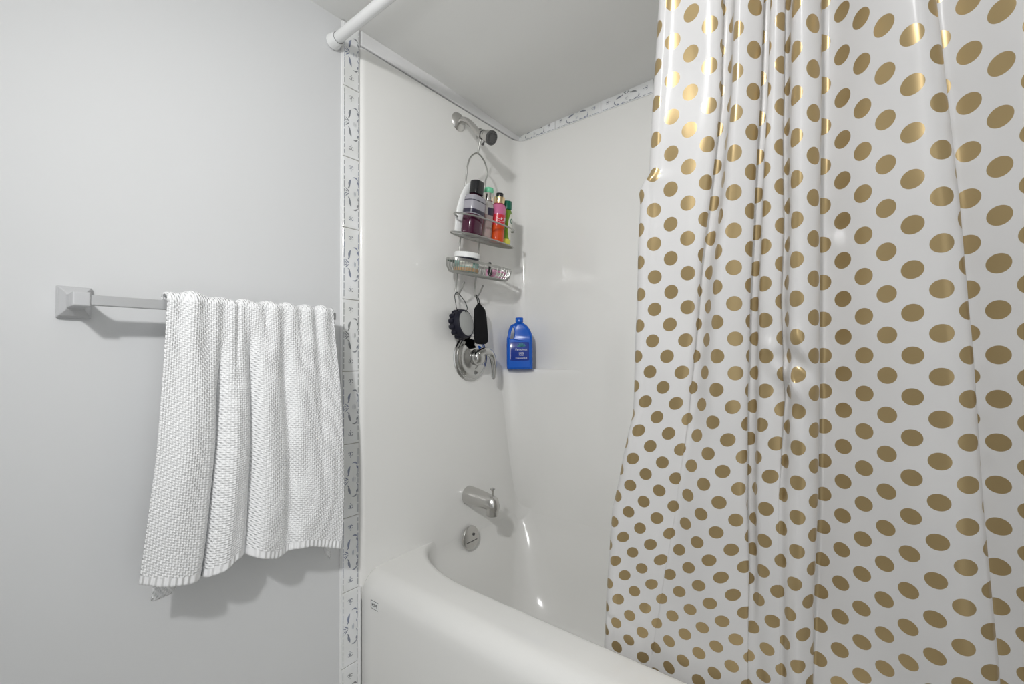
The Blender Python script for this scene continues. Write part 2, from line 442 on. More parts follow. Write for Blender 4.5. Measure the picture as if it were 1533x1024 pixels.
def oring(yf, z, na=14, ns=16, rx=.30, ry=.16):
    x0, x1, y1 = TX0 - .010, TX1 + .010, TY1
    P = []
    h = (na - 1) / 2
    def L_(a, c, b):
        for i in range(na):
            t = i / h
            P.append((a[0] + (c[0] - a[0]) * t, a[1] + (c[1] - a[1]) * t, z) if t <= 1 else (c[0] + (b[0] - c[0]) * (t - 1), c[1] + (b[1] - c[1]) * (t - 1), z))
    def seg(a, b):
        for i in range(1, ns): P.append((a[0] + (b[0] - a[0]) * i / ns, a[1] + (b[1] - a[1]) * i / ns, z))
    yc = .29
    L_((x0, yc), (x0, yf), (x0 + rx, yf)); seg((x0 + rx, yf), (x1 - rx, yf)); L_((x1 - rx, yf), (x1, yf), (x1, yc))
    seg((x1, yc), (x1, y1 - .05)); L_((x1, y1 - .05), (x1, y1), (x1 - .05, y1)); seg((x1 - .05, y1), (x0 + .05, y1)); L_((x0 + .05, y1), (x0, y1), (x0, y1 - .05))
    seg((x0, y1 - .05), (x0, yc)); return P
rings = [oring(0.012, 0.002), oring(0.012, .06), oring(.004, .09), oring(0, .12), oring(0, .30), oring(0, .43)]
rr = .058
for k in range(1, 9):
    t = R(90) * k / 8; rings.append(oring(rr * (1 - math.cos(t)), RZ - rr + rr * math.sin(t)))
RF = (.30, .145)
rings.append(ring(TX0, TX1, .122, TY1 - .002, RZ, RF, (.055, .055)))
for k in range(1, 7):
    t = R(90) * k / 6; q = .024
    rings.append(ring(TX0 + .002, TX1 - .002, .122 + q * math.sin(t), TY1 - .003, RZ - q * (1 - math.cos(t)), RF, (.055, .055)))
for z, dx, dy, rfb in ((.462, .003, .147, .026), (.44, .006, .149, .030), (.41, .014, .153, .042), (.38, .026, .158, .06), (.30, .045, .168, .09), (.20, .075, .182, .11), (.13, .105, .20, .13), (.095, .15, .225, .15), (.085, .21, .26, .14)):
    rings.append(ring(TX0 + dx, TX1 - dx * 1.4, dy, TY1 - .004 - dx * .7, z, (max(.16, .30 - dx), .145), (rfb + .03, rfb)))
t_ = MB(); t_.loft(rings, caps=(False, True)); rel(t_, troot)
ob = t_.build('tub_body', 'enamel', troot, angle=70)
# maker's sticker
stk = MB(); stk.box((.066, -.0008, .425), (.0985, .0002, .4475), 0)
stk.box((.066, -.0011, .4255), (.067, -.0007, .447), 1); stk.box((.066, -.0011, .446), (.0985, -.0007, .447), 1); stk.box((.066, -.0011, .425), (.0985, -.0007, .4258), 1)
so = rel(stk, troot).build('sticker', ['whiteplastic', 'black_ink'], troot, smooth=False)
TT = Matrix.Translation((.0825, -.0012, .4355)) @ Matrix.Rotation(R(90), 4, 'X')
text('lettering', 'KSM', .0125, 'black_ink', so, troot.matrix_basis.inverted() @ TT, .0001)
# drain
# overflow plate on the basin's end wall
ov = MB(); TO = at(.024, .437, .462) @ Matrix.Rotation(R(-6), 4, 'Y') @ AX
ov.lathe([(.0415, 0), (.0415, .004), (.039, .008), (.034, .0095), (.012, .0105), (.002, .0105)], 40, 0, TO)
oo = rel(ov, troot).build('overflow_plate', 'nickel', troot); oo['label'] = 'brushed metal overflow plate'
scw = MB(); scw.lathe([(.005, .010), (.005, .0125), (.003, .0135)], 16, 0, TO @ at(-.010, .010, 0)); scw.box((.010, -.026, .0105), (.0125, .026, .0112), 0, TO)
rel(scw, troot).build('screw', 'dark_metal', oo)

# ------------------------------------------------------------------ tub spout
sroot2 = thing('tub_spout', 'brushed metal tub spout with a small pull-up diverter knob', 'tub spout', (.012, .440, .611))
s1 = MB(); rings = []
for x, r1, r2, dz in [(0, .031, .031, 0), (.004, .033, .033, 0), (.03, .032, .032, -.001), (.07, .0285, .0285, -.003), (.100, .0255, .027, -.006), (.118, .024, .029, -.010), (.130, .021, .028, -.014), (.138, .014, .021, -.018), (.141, .004, .008, -.020)]:
    rings.append([(x, r1 * math.cos(2 * math.pi * k / 32), dz + r2 * math.sin(2 * math.pi * k / 32)) for k in range(32)])
s1.loft(rings); s1.lathe([(.018, -.050), (.021, -.048), (.022, -.02)], 24, 0, at(.117, 0, 0))
s1.build('spout_body', 'nickel', sroot2)
s2 = MB(); s2.lathe([(.0035, .01), (.0035, .033), (.0045, .036), (.0085, .041), (.0085, .0435), (.006, .045)], 20, 0, at(.119, 0, -.0)); s2.build('diverter_knob', 'nickel', sroot2)

# ------------------------------------------------------------------ shower valve
vroot = thing('shower_valve', 'round chrome shower valve plate with curved lever below black mitt', 'shower valve', (.012, .458, 1.107))
v1 = MB(); v1.lathe([(.088, 0), (.088, .003), (.084, .007), (.079, .0075), (.077, .0105), (.071, .012), (.069, .0145), (.062, .0165), (.059, .016), (.045, .021), (.036, .026), (.030, .027)], 64, 0, AX)
v1.build('escutcheon', 'chrome', vroot)
v2 = MB(); v2.lathe([(.030, .022), (.031, .035), (.029, .048), (.024, .056), (.015, .061), (.003, .063)], 40, 0, AX)
hb = v2.build('handle_hub', 'chrome', vroot)
path = crom([(.048, -.010, .012), (.056, .018, .022), (.060, .045, .012), (.061, .058, -.016), (.060, .063, -.048), (.058, .062, -.076)], 8)
v3 = MB(); rad = [.0155 - .0075 * (i / (len(path) - 1)) ** 1.2 for i in range(len(path))]
v3.tube(path, rad, 14); v3.lathe([(.0065, 0), (.0058, -.004), (.003, -.007)], 12, 0, at(*path[-1])); v3.build('lever', 'chrome', hb)

# ------------------------------------------------------------------ shower arm and head
aroot = thing('shower_fixture', 'chrome shower arm and small round head near the ceiling', 'shower head', (.012, .40, 1.962))
f1 = MB(); f1.lathe([(.033, 0), (.034, .002), (.030, .007), (.020, .012), (.013, .015)], 36, 0, AX); f1.build('flange', 'nickel', aroot)
ap = crom([(.0, 0, 0), (.022, 0, .001), (.045, 0, -.012), (.075, 0, -.042), (.112, 0, -.088)], 8)
a1 = MB(); a1.tube(ap, .0105, 18); a1.build('arm', 'nickel', aroot)
d_ = (Vector((.112, 0, -.088)) - Vector((.075, 0, -.042))).normalized()
HT = Matrix.Translation((.114, 0, -.081)) @ Matrix.Rotation(math.atan2(d_.x, d_.z) - R(20), 4, 'Y')
h1 = MB(); h1.lathe([(.011, 0), (.014, .003), (.015, .010), (.014, .016), (.017, .020), (.021, .028), (.0225, .042), (.0235, .050)], 32, 0, HT)
hh = h1.build('head_body', 'nickel', aroot)
h2 = MB(); h2.lathe([(.024, .049), (.024, .055), (.021, .057), (.004, .0565)], 32, 0, HT)
for k in range(12):
    t = k * math.pi / 6; h2.lathe([(.0022, .057), (.0015, .0605)], 8, 0, HT @ at(.017 * math.cos(t), .017 * math.sin(t), 0))
h2.build('spray_face', 'dark_metal', hh)
h3 = MB(); h3.tube([HT @ Vector((.018, 0, .024)), HT @ Vector((.031, 0, .026))], [.003, .0025], 8); h3.lathe([(.005, 0), (.005, .004)], 10, 0, Matrix.Translation(HT @ Vector((.031, 0, .024)))); h3.tube([HT @ Vector((.0152 * math.cos(t), .0152 * math.sin(t), .008)) for t in [2 * math.pi * q / 24 for q in range(24)]], .0018, 6, closed=True); h3.build('spray_lever', 'dark_metal', hh)

# ------------------------------------------------------------------ curtain rod
rroot = thing('curtain_rod', 'white tension rod running along the ceiling above the tub', 'curtain rod', (0, -.081, 1.992))
r1 = MB(); r1.tube([(.020, 0, 0), (.70, 0, 0)], .0142, 24); r1.build('outer_tube', 'rod', rroot)
r2 = MB(); r2.tube([(.69, 0, 0), (X1 - .02, 0, 0)], .0125, 24); r2.build('inner_tube', 'rod', rroot)
for s_, x in ((1, .0005), (-1, X1 - .0005)):
    r3 = MB(); r3.lathe([(.019, 0), (.0215, .003), (.0205, .010), (.0185, .020), (.0165, .028), (.0150, .030)], 28, 0, at(x, 0, 0) @ Matrix.Rotation(R(90) * s_, 4, 'Y')); r3.build('end_cap', 'rod', rroot)
    r4 = MB(); r4.tube([(x + s_ * (.030) + .0 * math.cos(t), .0152 * math.cos(t), .0152 * math.sin(t)) for t in [2 * math.pi * k / 24 for k in range(24)]], .0006, 6, closed=True); r4.build('seam', 'dark_metal', rroot)

# ------------------------------------------------------------------ shower curtain
def tabz(*p): return sorted(p)
TL = tabz((.30, .672), (.485, .681), (.647, .705), (.799, .730), (.902, .761), (.999, .791), (1.127, .806), (1.273, .824), (1.385, .838), (1.400, .837), (1.425, .856), (1.544, .873), (1.69, .895), (1.97, .93))
TA = tabz((.30, .76), (.5, .79), (.827, .862), (.983, .893), (1.125, .914), (1.259, .933), (1.362, .952), (1.441, .966), (1.508, .977), (1.65, .990), (1.97, 1.01))
TB = tabz((.30, .955), (.733, .979), (.876, .983), (1.037, .992), (1.208, 1.004), (1.349, 1.017), (1.49, 1.031), (1.623, 1.042), (1.97, 1.07))
TC = tabz((.30, 1.01), (.874, 1.030), (1.04, 1.044), (1.195, 1.046), (1.312, 1.054), (1.435, 1.058), (1.56, 1.065), (1.97, 1.09))
TD = tabz((.30, 1.055), (.716, 1.072), (.885, 1.083), (1.042, 1.090), (1.191, 1.095), (1.331, 1.100), (1.464, 1.106), (1.59, 1.110), (1.97, 1.13))
TE = tabz((.30, 1.29), (.696, 1.276), (.895, 1.263), (1.12, 1.253), (1.301, 1.242), (1.397, 1.235), (1.539, 1.224), (1.97, 1.215))
def section(z):
    l, a, b, c, d, e = [lerpt(t, z) for t in (TL, TA, TB, TC, TD, TE)]
    fa = .15 + .85 * sm(.85, 1.25, z); fb = .2 + .8 * sm(.55, .85, z); fc = .1 + .9 * sm(.8, 1.1, z); fd = .35 + .65 * sm(.5, .8, z); fe = .6 + .4 * sm(.5, 1.2, z)
    up = 1 + .25 * sm(1.3, 1.9, z)
    P = [(l, .006), (l + .003, .0), (l + .09 * (a - l), -.007), (l + .17 * (a - l), -.0095), (l + .26 * (a - l), -.006), (l + .38 * (a - l), -.005), (l + .60 * (a - l), -.006), (l + .80 * (a - l), -.006), (a - .006, -.001 * fa), (a, .010 * fa), (a - .005 * fa, .019 * fa), (a + .010, .020 * fa),
         (a + .40 * (b - a), -.010 * up * fb), (a + .62 * (b - a), -.012 * up * fb), (b - .007, -.001), (b, .012 * fb), (b - .006 * fb, .024 * fb), (b + .007, .026 * fb),
         (b + .35 * (c - b), .006), (b + .65 * (c - b), .001), (c - .003, .007 * fc), (c, .014 * fc), (c - .003 * fc, .022 * fc), (c + .005, .018 * fc),
         (c + .30 * (d - c), -.010 * up), (c + .58 * (d - c), -.016 * up), (d - .005, -.004), (d, .014 * fd), (d - .007 * fd, .036 * fd), (d + .002, .048 * fd), (d + .016, .044 * fd),
         (d + .38 * (e - d), .018), (d + .62 * (e - d), -.002), (d + .82 * (e - d), -.010), (e - .008, -.004), (e - .001, .004 * fe), (e, .012 * fe), (e - .005 * fe, .022 * fe), (e + .006, .026 * fe),
         (e + .030, .014), (e + .060, -.004), (e + .088, -.008), (e + .110, .004), (e + .118, .022), (e + .135, .028), (e + .165, .004), (e + .185, -.004), (e + .21, .012), (e + .225, .02), (min(e + .24, 1.49), .012)]
    return [(p.x, p.y) for p in crom([(x, y, 0) for x, y in P], 7)]
def curtain():
    nz_ = 230; zt, zb = 1.972, .30
    ref = section(1.25); S = [0]
    for p, q in zip(ref, ref[1:]): S.append(S[-1] + math.hypot(q[0] - p[0], q[1] - p[1]))
    verts = []; uvs = []; n = len(ref); tlen = 0; pv = None; ai = min(range(n), key=lambda k: abs(ref[k][0] - 1.13) + (0 if ref[k][1] < .04 else .01))
    for i in range(nz_ + 1):
        z = zt + (zb - zt) * i / nz_
        yb = -.08 + .1633 * (2 - z) if z > .5 else .165 + .02 * sm(.5, .3, z)
        if z < .62: yb = max(yb, .148) if z < .56 else yb
        sec = section(z); S = [0]
        for p, q in zip(sec, sec[1:]): S.append(S[-1] + math.hypot(q[0] - p[0], q[1] - p[1]))
        anchor = S[ai]; S = [v - anchor for v in S]
        if pv is not None: tlen += math.hypot(z - pv[0], yb - pv[1])
        pv = (z, yb)
        for j, (x, d) in enumerate(sec):
            y = yb + d
            # crease where the sheet is pinched near its free edge
            g = math.exp(-((x - .865) / .030) ** 2)
            if z < 1.415: y -= .010 * g * math.exp(-(1.415 - z) / .03)
            else: y -= .010 * g * math.exp(-(z - 1.415) / .006)
            # crumple halfway down
            w1 = math.exp(-((x - 1.060) / .026) ** 2 - ((z - 1.085) / .05) ** 2)
            y += .017 * w1 * math.sin((z - 1.085) * 75 + (x - 1.06) * 85)
            w2 = math.exp(-((x - 1.035) / .020) ** 2 - ((z - 1.125) / .013) ** 2); y -= .010 * w2
            if z < .56: y = max(y, .152)
            y += .0012 * math.sin(x * 60 + z * 9) + .001 * math.sin(z * 31 + x * 17)
            verts.append((x, y, z)); uvs.append((S[j] + .0065, tlen + .010))
    faces = [(i * n + j, (i + 1) * n + j, (i + 1) * n + j + 1, i * n + j + 1) for i in range(nz_) for j in range(n - 1)]
    root = thing('shower_curtain', 'frosted clear vinyl curtain printed with gold polka dots, hanging inside the tub', 'shower curtain', (1.1, -.081, 1.992))
    me = bpy.data.meshes.new('curtain_sheet')
    me.from_pydata([(x - 1.1, y + .081, z - 1.992) for x, y, z in verts], [], faces); me.materials.append(M['curtain'])
    ul = me.uv_layers.new(name='UVMap')
    for lp in me.loops: ul.data[lp.index].uv = uvs[lp.vertex_index]
    for p in me.polygons: p.use_smooth = True
    o = bpy.data.objects.new('curtain_sheet', me); C.objects.link(o); o.parent = root
    for k in range(8):
        x = -.15 + k * .065
        rg = MB(); rg.tube([(x, .021 * math.cos(t), -.004 + .024 * math.sin(t)) for t in [2 * math.pi * q / 24 for q in range(24)]], .0015, 6, closed=True)
        rg.build('ring', 'chrome', root)
curtain()

# ------------------------------------------------------------------ towel bar
broot = thing('towel_bar', 'satin grey square towel bar with pyramidal wall posts', 'towel bar', (0, -.36, 1.219))
b1 = MB(); b1.box((.061, -.222, -.010), (.079, .246, .008)); b1.build('bar', 'bar', broot, smooth=False, bevel=.001)
for yy in (-.230, .222):
    p = MB(); rings = []
    for x, h in [(0.0005, .029), (.007, .029), (.010, .026), (.013, .0255), (.022, .016), (.024, .0125), (.045, .0115), (.062, .0125), (.080, .0125), (.082, .011)]:
        hy = h * (.80 if h > .014 else .95)
        rings.append([(x, yy - hy, -h - .001), (x, yy + hy, -h - .001), (x, yy + hy, h - .001), (x, yy - hy, h - .001)])
    p.loft(rings); p.build('post', 'post', broot, smooth=False, bevel=.0012)

# ------------------------------------------------------------------ towel
def towel():
    NA, NBf = 170, 150
    YLt = tabz((.64, -.520), (.713, -.510), (.813, -.4995), (.933, -.487), (1.097, -.478), (1.23, -.472))
    YRt = tabz((.62, -.1155), (.66, -.108), (.763, -.1026), (.865, -.105), (1.07, -.1148), (1.24, -.1264))
    ZB_ = [(0, .706), (.08, .690), (.2, .676), (.27, .672), (.34, .676), (.41, .690), (.46, .690), (.53, .676), (.60, .664), (.66, .663), (.72, .668), (.80, .664), (.90, .648), (1, .632)]
    BB = [(0, .650), (.10, .648), (.17, .672), (.22, .70), (.9, .70), (.955, .655), (.975, .60), (1, .585)]
    def ysm(a, t):
        # sum of folds: returns outward offset (x) of the front sheet
        def v(c, w_, d): return -d * math.exp(-((a - c) / w_) ** 2)
        g = sm(.05, .45, t); h = sm(.0, .3, t)
        x = .006 + .010 * sm(0, .6, t)
        x += v(.275 - .02 * t, .026, .034) * g + v(.36 - .03 * t, .018, .008) * (1 - g)
        x += v(.44 + .02 * t, .030, .024) * h
        x += v(.63 + .05 * t, .04, .015) * h + v(.86, .03, .006) * (1 - t)
        x += .012 * math.exp(-((a - .13) / .09) ** 2) + .008 * g * math.exp(-((a - .35) / .03) ** 2) + .006 * g * math.exp(-((a - .54) / .05) ** 2)
        x += .0030 * math.sin(a * 55 + 1.2) * (1 - sm(0, .35, t)) + .0015 * math.sin(a * 23 + t * 9)
        return x
    def zb(a): return lerpt(ZB_, a) - .0
    V = []; UVs = []; rows = []
    bar_x, bar_z = .070, 1.218
    # front: from hem up to the bar top, then over, then down the back
    def top_wob(a): return .0035 * math.sin(a * 48 + .6) * math.exp(-((a - .45) / .4) ** 2) + .004 * math.exp(-((a - .12) / .08) ** 2) + .0025 * math.exp(-((a - .93) / .03) ** 2)
    for i in range(NBf + 1):      # i=0 hem
        t = 1 - i / NBf
        row = []
        for j in range(NA + 1):
            a = j / NA; z = zb(a) + (1.226 - zb(a)) * (1 - t)
            y = lerpt(YLt, z) + (lerpt(YRt, z) - lerpt(YLt, z)) * a
            # let cloth gather sideways at the deep folds
            y += .006 * math.exp(-((a - .24) / .03) ** 2) * sm(.2, .6, t) - .006 * math.exp(-((a - .31) / .03) ** 2) * sm(.2, .6, t)
            x = bar_x + .013 + ysm(a, t)
            row.append(((x, y, z), (a * .38, (1 - t) * .56)))
        rows.append(row)
    for k in range(1, 8):         # over the bar
        th = math.pi * k / 8; row = []
        for j in range(NA + 1):
            a = j / NA
            y = lerpt(YLt, 1.23) + (lerpt(YRt, 1.23) - lerpt(YLt, 1.23)) * a
            r_ = .0135 + ysm(a, 0) * (1 - k / 8)
            row.append(((bar_x + r_ * math.cos(th), y, 1.226 + (.009 + top_wob(a) + .35 * max(0, ysm(a, 0))) * math.sin(th)), (a * .38, .56 + .03 * k / 8)))
        rows.append(row)
    for i in range(0, 61):
        t = i / 60; row = []
        for j in range(NA + 1):
            a = j / NA; z1 = lerpt(BB, a); z = 1.224 + (z1 - 1.224) * t
            y = lerpt(YLt, z) + (lerpt(YRt, z) - lerpt(YLt, z)) * a + (.010 + .025 * t) * (1 - a) * (1 - a) - .006 * sm(.8, 1, a) * sm(.35, .1, t) + .012 * t * sm(.93, 1, a)
            x = max(.012, bar_x - .013 - .022 * sm(0, .5, t) + .004 * math.sin(a * 21) * t)
            x += .028 * sm(.5, 1, t) * sm(.25, 0, a)
            row.append(((x, y, z), (a * .38, .59 + t * .5)))
        rows.append(row)
    n = NA + 1
    V = [p for r in rows for p, _ in r]; UVs = [u for r in rows for _, u in r]
    F = [(i * n + j, i * n + j + 1, (i + 1) * n + j + 1, (i + 1) * n + j) for i in range(len(rows) - 1) for j in range(NA)]
    me = bpy.data.meshes.new('towel'); O = Vector((.07, -.30, 1.235))
    me.from_pydata([tuple(Vector(p) - O) for p in V], [], F); me.materials.append(M['towel'])
    ul = me.uv_layers.new(name='UVMap')
    for lp in me.loops: ul.data[lp.index].uv = UVs[lp.vertex_index]
    for p in me.polygons: p.use_smooth = True
    o = bpy.data.objects.new('towel', me); C.objects.link(o); o.location = O
    so = o.modifiers.new('thick', 'SOLIDIFY'); so.thickness = .004; so.offset = 1
    tag(o, 'white textured cotton towel draped over the towel bar', 'towel')
towel()

# ------------------------------------------------------------------ shower caddy
BETA = R(8.0); HO = Vector((.115, .402, 1.885))
CAD = Matrix.Translation(HO) @ Matrix.Rotation(BETA, 4, 'Y')
croot = thing('shower_caddy', 'grey wire shower caddy hanging from the shower arm', 'shower caddy', HO, (0, BETA, 0))
WY = (-.046, .050)       # the two hanging wires
k1 = MB()
hook = crom([(-.010, 0, -.012), (-.016, 0, .004), (-.006, 0, .018), (.008, 0, .014), (.012, 0, -.002), (.004, 0, -.030), (.0, 0, -.066)], 6)
k1.tube(hook, .0030, 10); k1.build('top_hook', 'wire', croot)
k2 = MB()
hp = crom([(.0, WY[0], -.60 + .06), (.0, WY[0], -.35), (.0, WY[0], -.17), (.0, WY[0] + .002, -.12), (.0, WY[0] + .016, -.085), (.0, .002, -.066), (.0, WY[1] - .010, -.085), (.0, WY[1] + .006, -.12), (.0, WY[1], -.17), (.0, WY[1], -.35), (0, WY[1], -.54)], 8)
k2.tube(hp, .0029, 10); k2.build('hanger_wire', 'wire', croot)
for y in WY:
    k3 = MB(); hk = crom([(0, y, -.54), (.001, y, -.552), (.008, y, -.562), (.019, y, -.558), (.030, y, -.542), (.038, y, -.522)], 6)
    k3.tube(hk, .0029, 10); k3.lathe([(.001, -.004), (.0035, -.002), (.004, 0), (.0035, .002), (.001, .004)], 12, 0, Matrix.Translation(hk[-1])); k3.build('hook', 'wire', croot)
def dshape(xb, xf, y0, y1, z, n=36, pw=2.6):
    # flattened oval: back edge xb, front edge xf, tips y0/y1
    P = []; cx = (xb + xf) / 2; cy = (y0 + y1) / 2; a = (xf - xb) / 2; b = (y1 - y0) / 2
    for k in range(n):
        t = 2 * math.pi * k / n; c, s_ = math.cos(t), math.sin(t); e = 2 / pw
        P.append((cx + a * math.copysign(abs(c) ** e, c), cy + b * math.copysign(abs(s_) ** e, s_), z))
    return P
SH_Y0, SH_Y1 = -.130, .172
ZS1, ZR1, ZR2, ZS2 = -.366, -.306, -.452, -.490
k4 = MB()
k4.tube(dshape(-.002, .098, SH_Y0, SH_Y1, ZS1, pw=2.2), .0023, 8, closed=True)
def span(xb, xf, y0, y1, y, pw):
    cy = (y0 + y1) / 2; b = (y1 - y0) / 2; q = min(1, abs((y - cy) / b)); h = (1 - q ** pw) ** (1 / pw) * (xf - xb) / 2; cx = (xb + xf) / 2
    return cx - h, cx + h
y = SH_Y0 + .012
while y < SH_Y1 - .008:
    a, b = span(-.002, .098, SH_Y0, SH_Y1, y, 2.2); k4.tube([(a, y, ZS1 + .001), (b, y, ZS1 + .001)], .0015, 6); y += .0155
k4.build('upper_shelf', 'wire', croot)
k5 = MB(); pth = [p for p in dshape(-.002, .100, SH_Y0, SH_Y1, ZR1, 72, 2.4)]
front = crom([(0, SH_Y0 + .085, ZR1), (.030, SH_Y0 + .020, ZR1), (.050, SH_Y0 + .002, ZR1), (.066, SH_Y0 + .012, ZR1), (.090, SH_Y0 + .055, ZR1), (.099, (SH_Y0 + SH_Y1) / 2, ZR1), (.090, SH_Y1 - .055, ZR1), (.066, SH_Y1 - .012, ZR1), (.050, SH_Y1 - .002, ZR1), (.030, SH_Y1 - .020, ZR1), (0, SH_Y1 - .085, ZR1)], 8)
k5.tube(front, .0031, 8)
k5.build('guard_rail', 'wire', croot)
k6 = MB()
rim = dshape(-.004, .096, SH_Y0, SH_Y1, ZR2, 48, 2.8); low = dshape(.004, .086, SH_Y0 + .014, SH_Y1 - .014, ZS2, 48, 2.8)
rt = [(x, y, z - .0045) for x, y, z in rim]; rb_ = [(x, y, z + .0045) for x, y, z in rim]
rin = [(.046 + (x - .046) * .955, .021 + (y - .021) * .985, z) for x, y, z in rb_]; rin2 = [(x, y, z - .009) for x, y, z in rin]
k6.loft([rt, rb_, rin, rin2, rt], caps=(False, False)); k6.tube(low, .0018, 8, closed=True)
for k in range(0, 48, 1):
    k6.tube([rim[k], (.5 * (rim[k][0] + low[k][0]) + .25 * (rim[k][0] - low[k][0]), .5 * (rim[k][1] + low[k][1]) + .25 * (rim[k][1] - low[k][1]), ZR2 - .022), low[k]], .0011, 6)
y = SH_Y0 + .024
while y < SH_Y1 - .02:
    a, b = span(.004, .086, SH_Y0 + .014, SH_Y1 - .014, y, 2.8); k6.tube([(a, y, ZS2), (b, y, ZS2)], .0014, 6); y += .0125
k6.build('soap_basket', 'wire', croot)

def on_caddy(name, label, cat, lx, ly, lz, rx=0, rz=0, group=None):
    p = CAD @ Vector((lx, ly, lz))
    o = bpy.data.objects.new(name, None); C.objects.link(o); o.empty_display_size = .03
    o.rotation_mode = 'XYZ'
    o.matrix_basis = Matrix.Translation(p) @ Matrix.Rotation(BETA, 4, 'Y') @ Matrix.Rotation(rx, 4, 'X') @ Matrix.Rotation(rz, 4, 'Z')
    return tag(o, label, cat, group)
ZT = ZS1 + .0035
GB = 'bottles on the upper caddy shelf'
# purple gel bottle (flat, wide)
o = on_caddy('shower_gel_bottle', 'dark purple gel bottle with square black cap and grey label', 'bottle', .052, -.047, ZT, R(-2), R(96), GB)
m_ = MB(); m_.lathe([(.036, 0), (.041, .004), (.042, .012), (.042, .118), (.038, .128), (.026, .135), (.020, .137)], 40, 0, None, .92, .62, pw=3.2); m_.build('body', 'purple', o)
m_ = MB(); m_.lathe([(.0424, .066), (.0428, .067), (.0428, .120), (.0405, .1245), (.0385, .1285)], 40, 0, None, .925, .625, caps=(False, False), pw=3.2)
lb = m_.build('label', 'greylabel', o)
m_ = MB(); m_.lathe([(.0430, .069), (.0430, .082)], 40, 0, None, .928, .63, caps=(False, False), pw=3.2); m_.lathe([(.0430, .109), (.0430, .112)], 40, 0, None, .928, .63, caps=(False, False), pw=3.2)
m_.build('print_band', 'darklabel', lb)
m_ = MB(); m_.lathe([(.0205, .136), (.0235, .138), (.0235, .178), (.0215, .181), (.002, .1815)], 32, 0, None, 1, .8, pw=3.4); m_.build('cap', 'black', o)
# white tube behind
o = on_caddy('conditioner_bottle', 'white curved plastic bottle behind the dark purple bottle', 'bottle', .0145, -.056, ZT, R(-1), R(90), GB)
m_ = MB(); rings = []
for z, w_, t2, dx in [(0, .030, .009, 0), (.004, .033, .0105, 0), (.05, .035, .0108, -.001), (.09, .034, .0105, 0), (.13, .028, .0095, .004), (.16, .020, .008, .010), (.176, .014, .006, .014), (.180, .008, .003, .015)]:
    rings.append([(dx + w_ * math.cos(2 * math.pi * k / 28), t2 * math.sin(2 * math.pi * k / 28), z) for k in range(28)])
m_.loft(rings); m_.build('body', 'whiteplastic', o)
# clear bottle, mint cap
o = on_caddy('body_mist_bottle', 'clear bottle of peach liquid with silver collar and mint cap', 'bottle', .044, .0300, ZT, R(1), R(80), GB)
m_ = MB(); m_.lathe([(.019, 0), (.022, .003), (.023, .01), (.023, .112), (.020, .124), (.013, .132), (.012, .136)], 32, 0, None, 1.05, .9); m_.build('body', 'clear', o)
m_ = MB(); m_.lathe([(.019, .002), (.0212, .005), (.0212, .086), (.018, .0865)], 28, 0, None, 1.05, .9); m_.build('liquid', 'peach', o)
m_ = MB(); m_.lathe([(.0125, .134), (.0165, .136), (.0165, .160), (.0155, .162)], 28, 0); m_.build('collar', 'silver', o)
m_ = MB(); m_.lathe([(.0150, .161), (.0165, .163), (.0170, .172), (.0150, .180), (.006, .183), (.001, .183)], 28, 0); m_.build('cap', 'mintcap', o)
m_ = MB(); m_.lathe([(.0236, .084), (.0236, .110)], 40, 0, None, 1.05, .9, caps=(False, False)); 
keep = MB(); n = 40
for r0 in range(1):
    vs = [m_.v[k] for k in range(4, 14)] + [m_.v[40 + k] for k in range(4, 14)]
    vs = [(x, -y, z) for x, y, z in vs]
    keep.add(vs, [(k, k + 1, 11 + k, 10 + k) for k in range(9)])
keep.build('label', 'darklabel', o)
# pink and orange bottle
o = on_caddy('body_mist_bottle', 'pink over orange bottle with red label, gold collar and black cap', 'bottle', .051, .083, ZT, R(1.5), R(80), GB)
m_ = MB(); m_.lathe([(.023, 0), (.026, .003), (.027, .010), (.027, .060)], 32, 0); m_.lathe([(.027, .060), (.027, .098)], 32, 1, caps=(False, False)); m_.lathe([(.027, .098), (.0265, .122), (.022, .134), (.013, .139)], 32, 2, caps=(False, True))
m_.build('body', ['orange', 'red', 'pink'], o)
m_ = MB()
for k in range(3): m_.tube([(.0272 * math.cos(t), .0272 * math.sin(t), .066 + .003 * math.sin(t * 5 + k)) for t in [R(-140 + 6 * q) for q in range(17)]], .0006, 5, T=at(0, 0, k * .009))
for k in range(2): m_.tube([(.0272 * math.cos(R(-100 + 40 * k)) + .0 * q, .0272 * math.sin(R(-100 + 40 * k)), .078 + q) for q in (0, .010)], .0012, 5)
m_.build('print', 'white_ink', o)
m_ = MB(); m_.lathe([(.014, .137), (.0195, .1385), (.0205, .150), (.0195, .161), (.011, .162)], 28, 0); m_.build('collar', 'gold', o)
m_ = MB(); m_.lathe([(.0125, .1615), (.0130, .164), (.0130, .174), (.0115, .176), (.001, .176)], 24, 0); m_.build('cap', 'black', o)
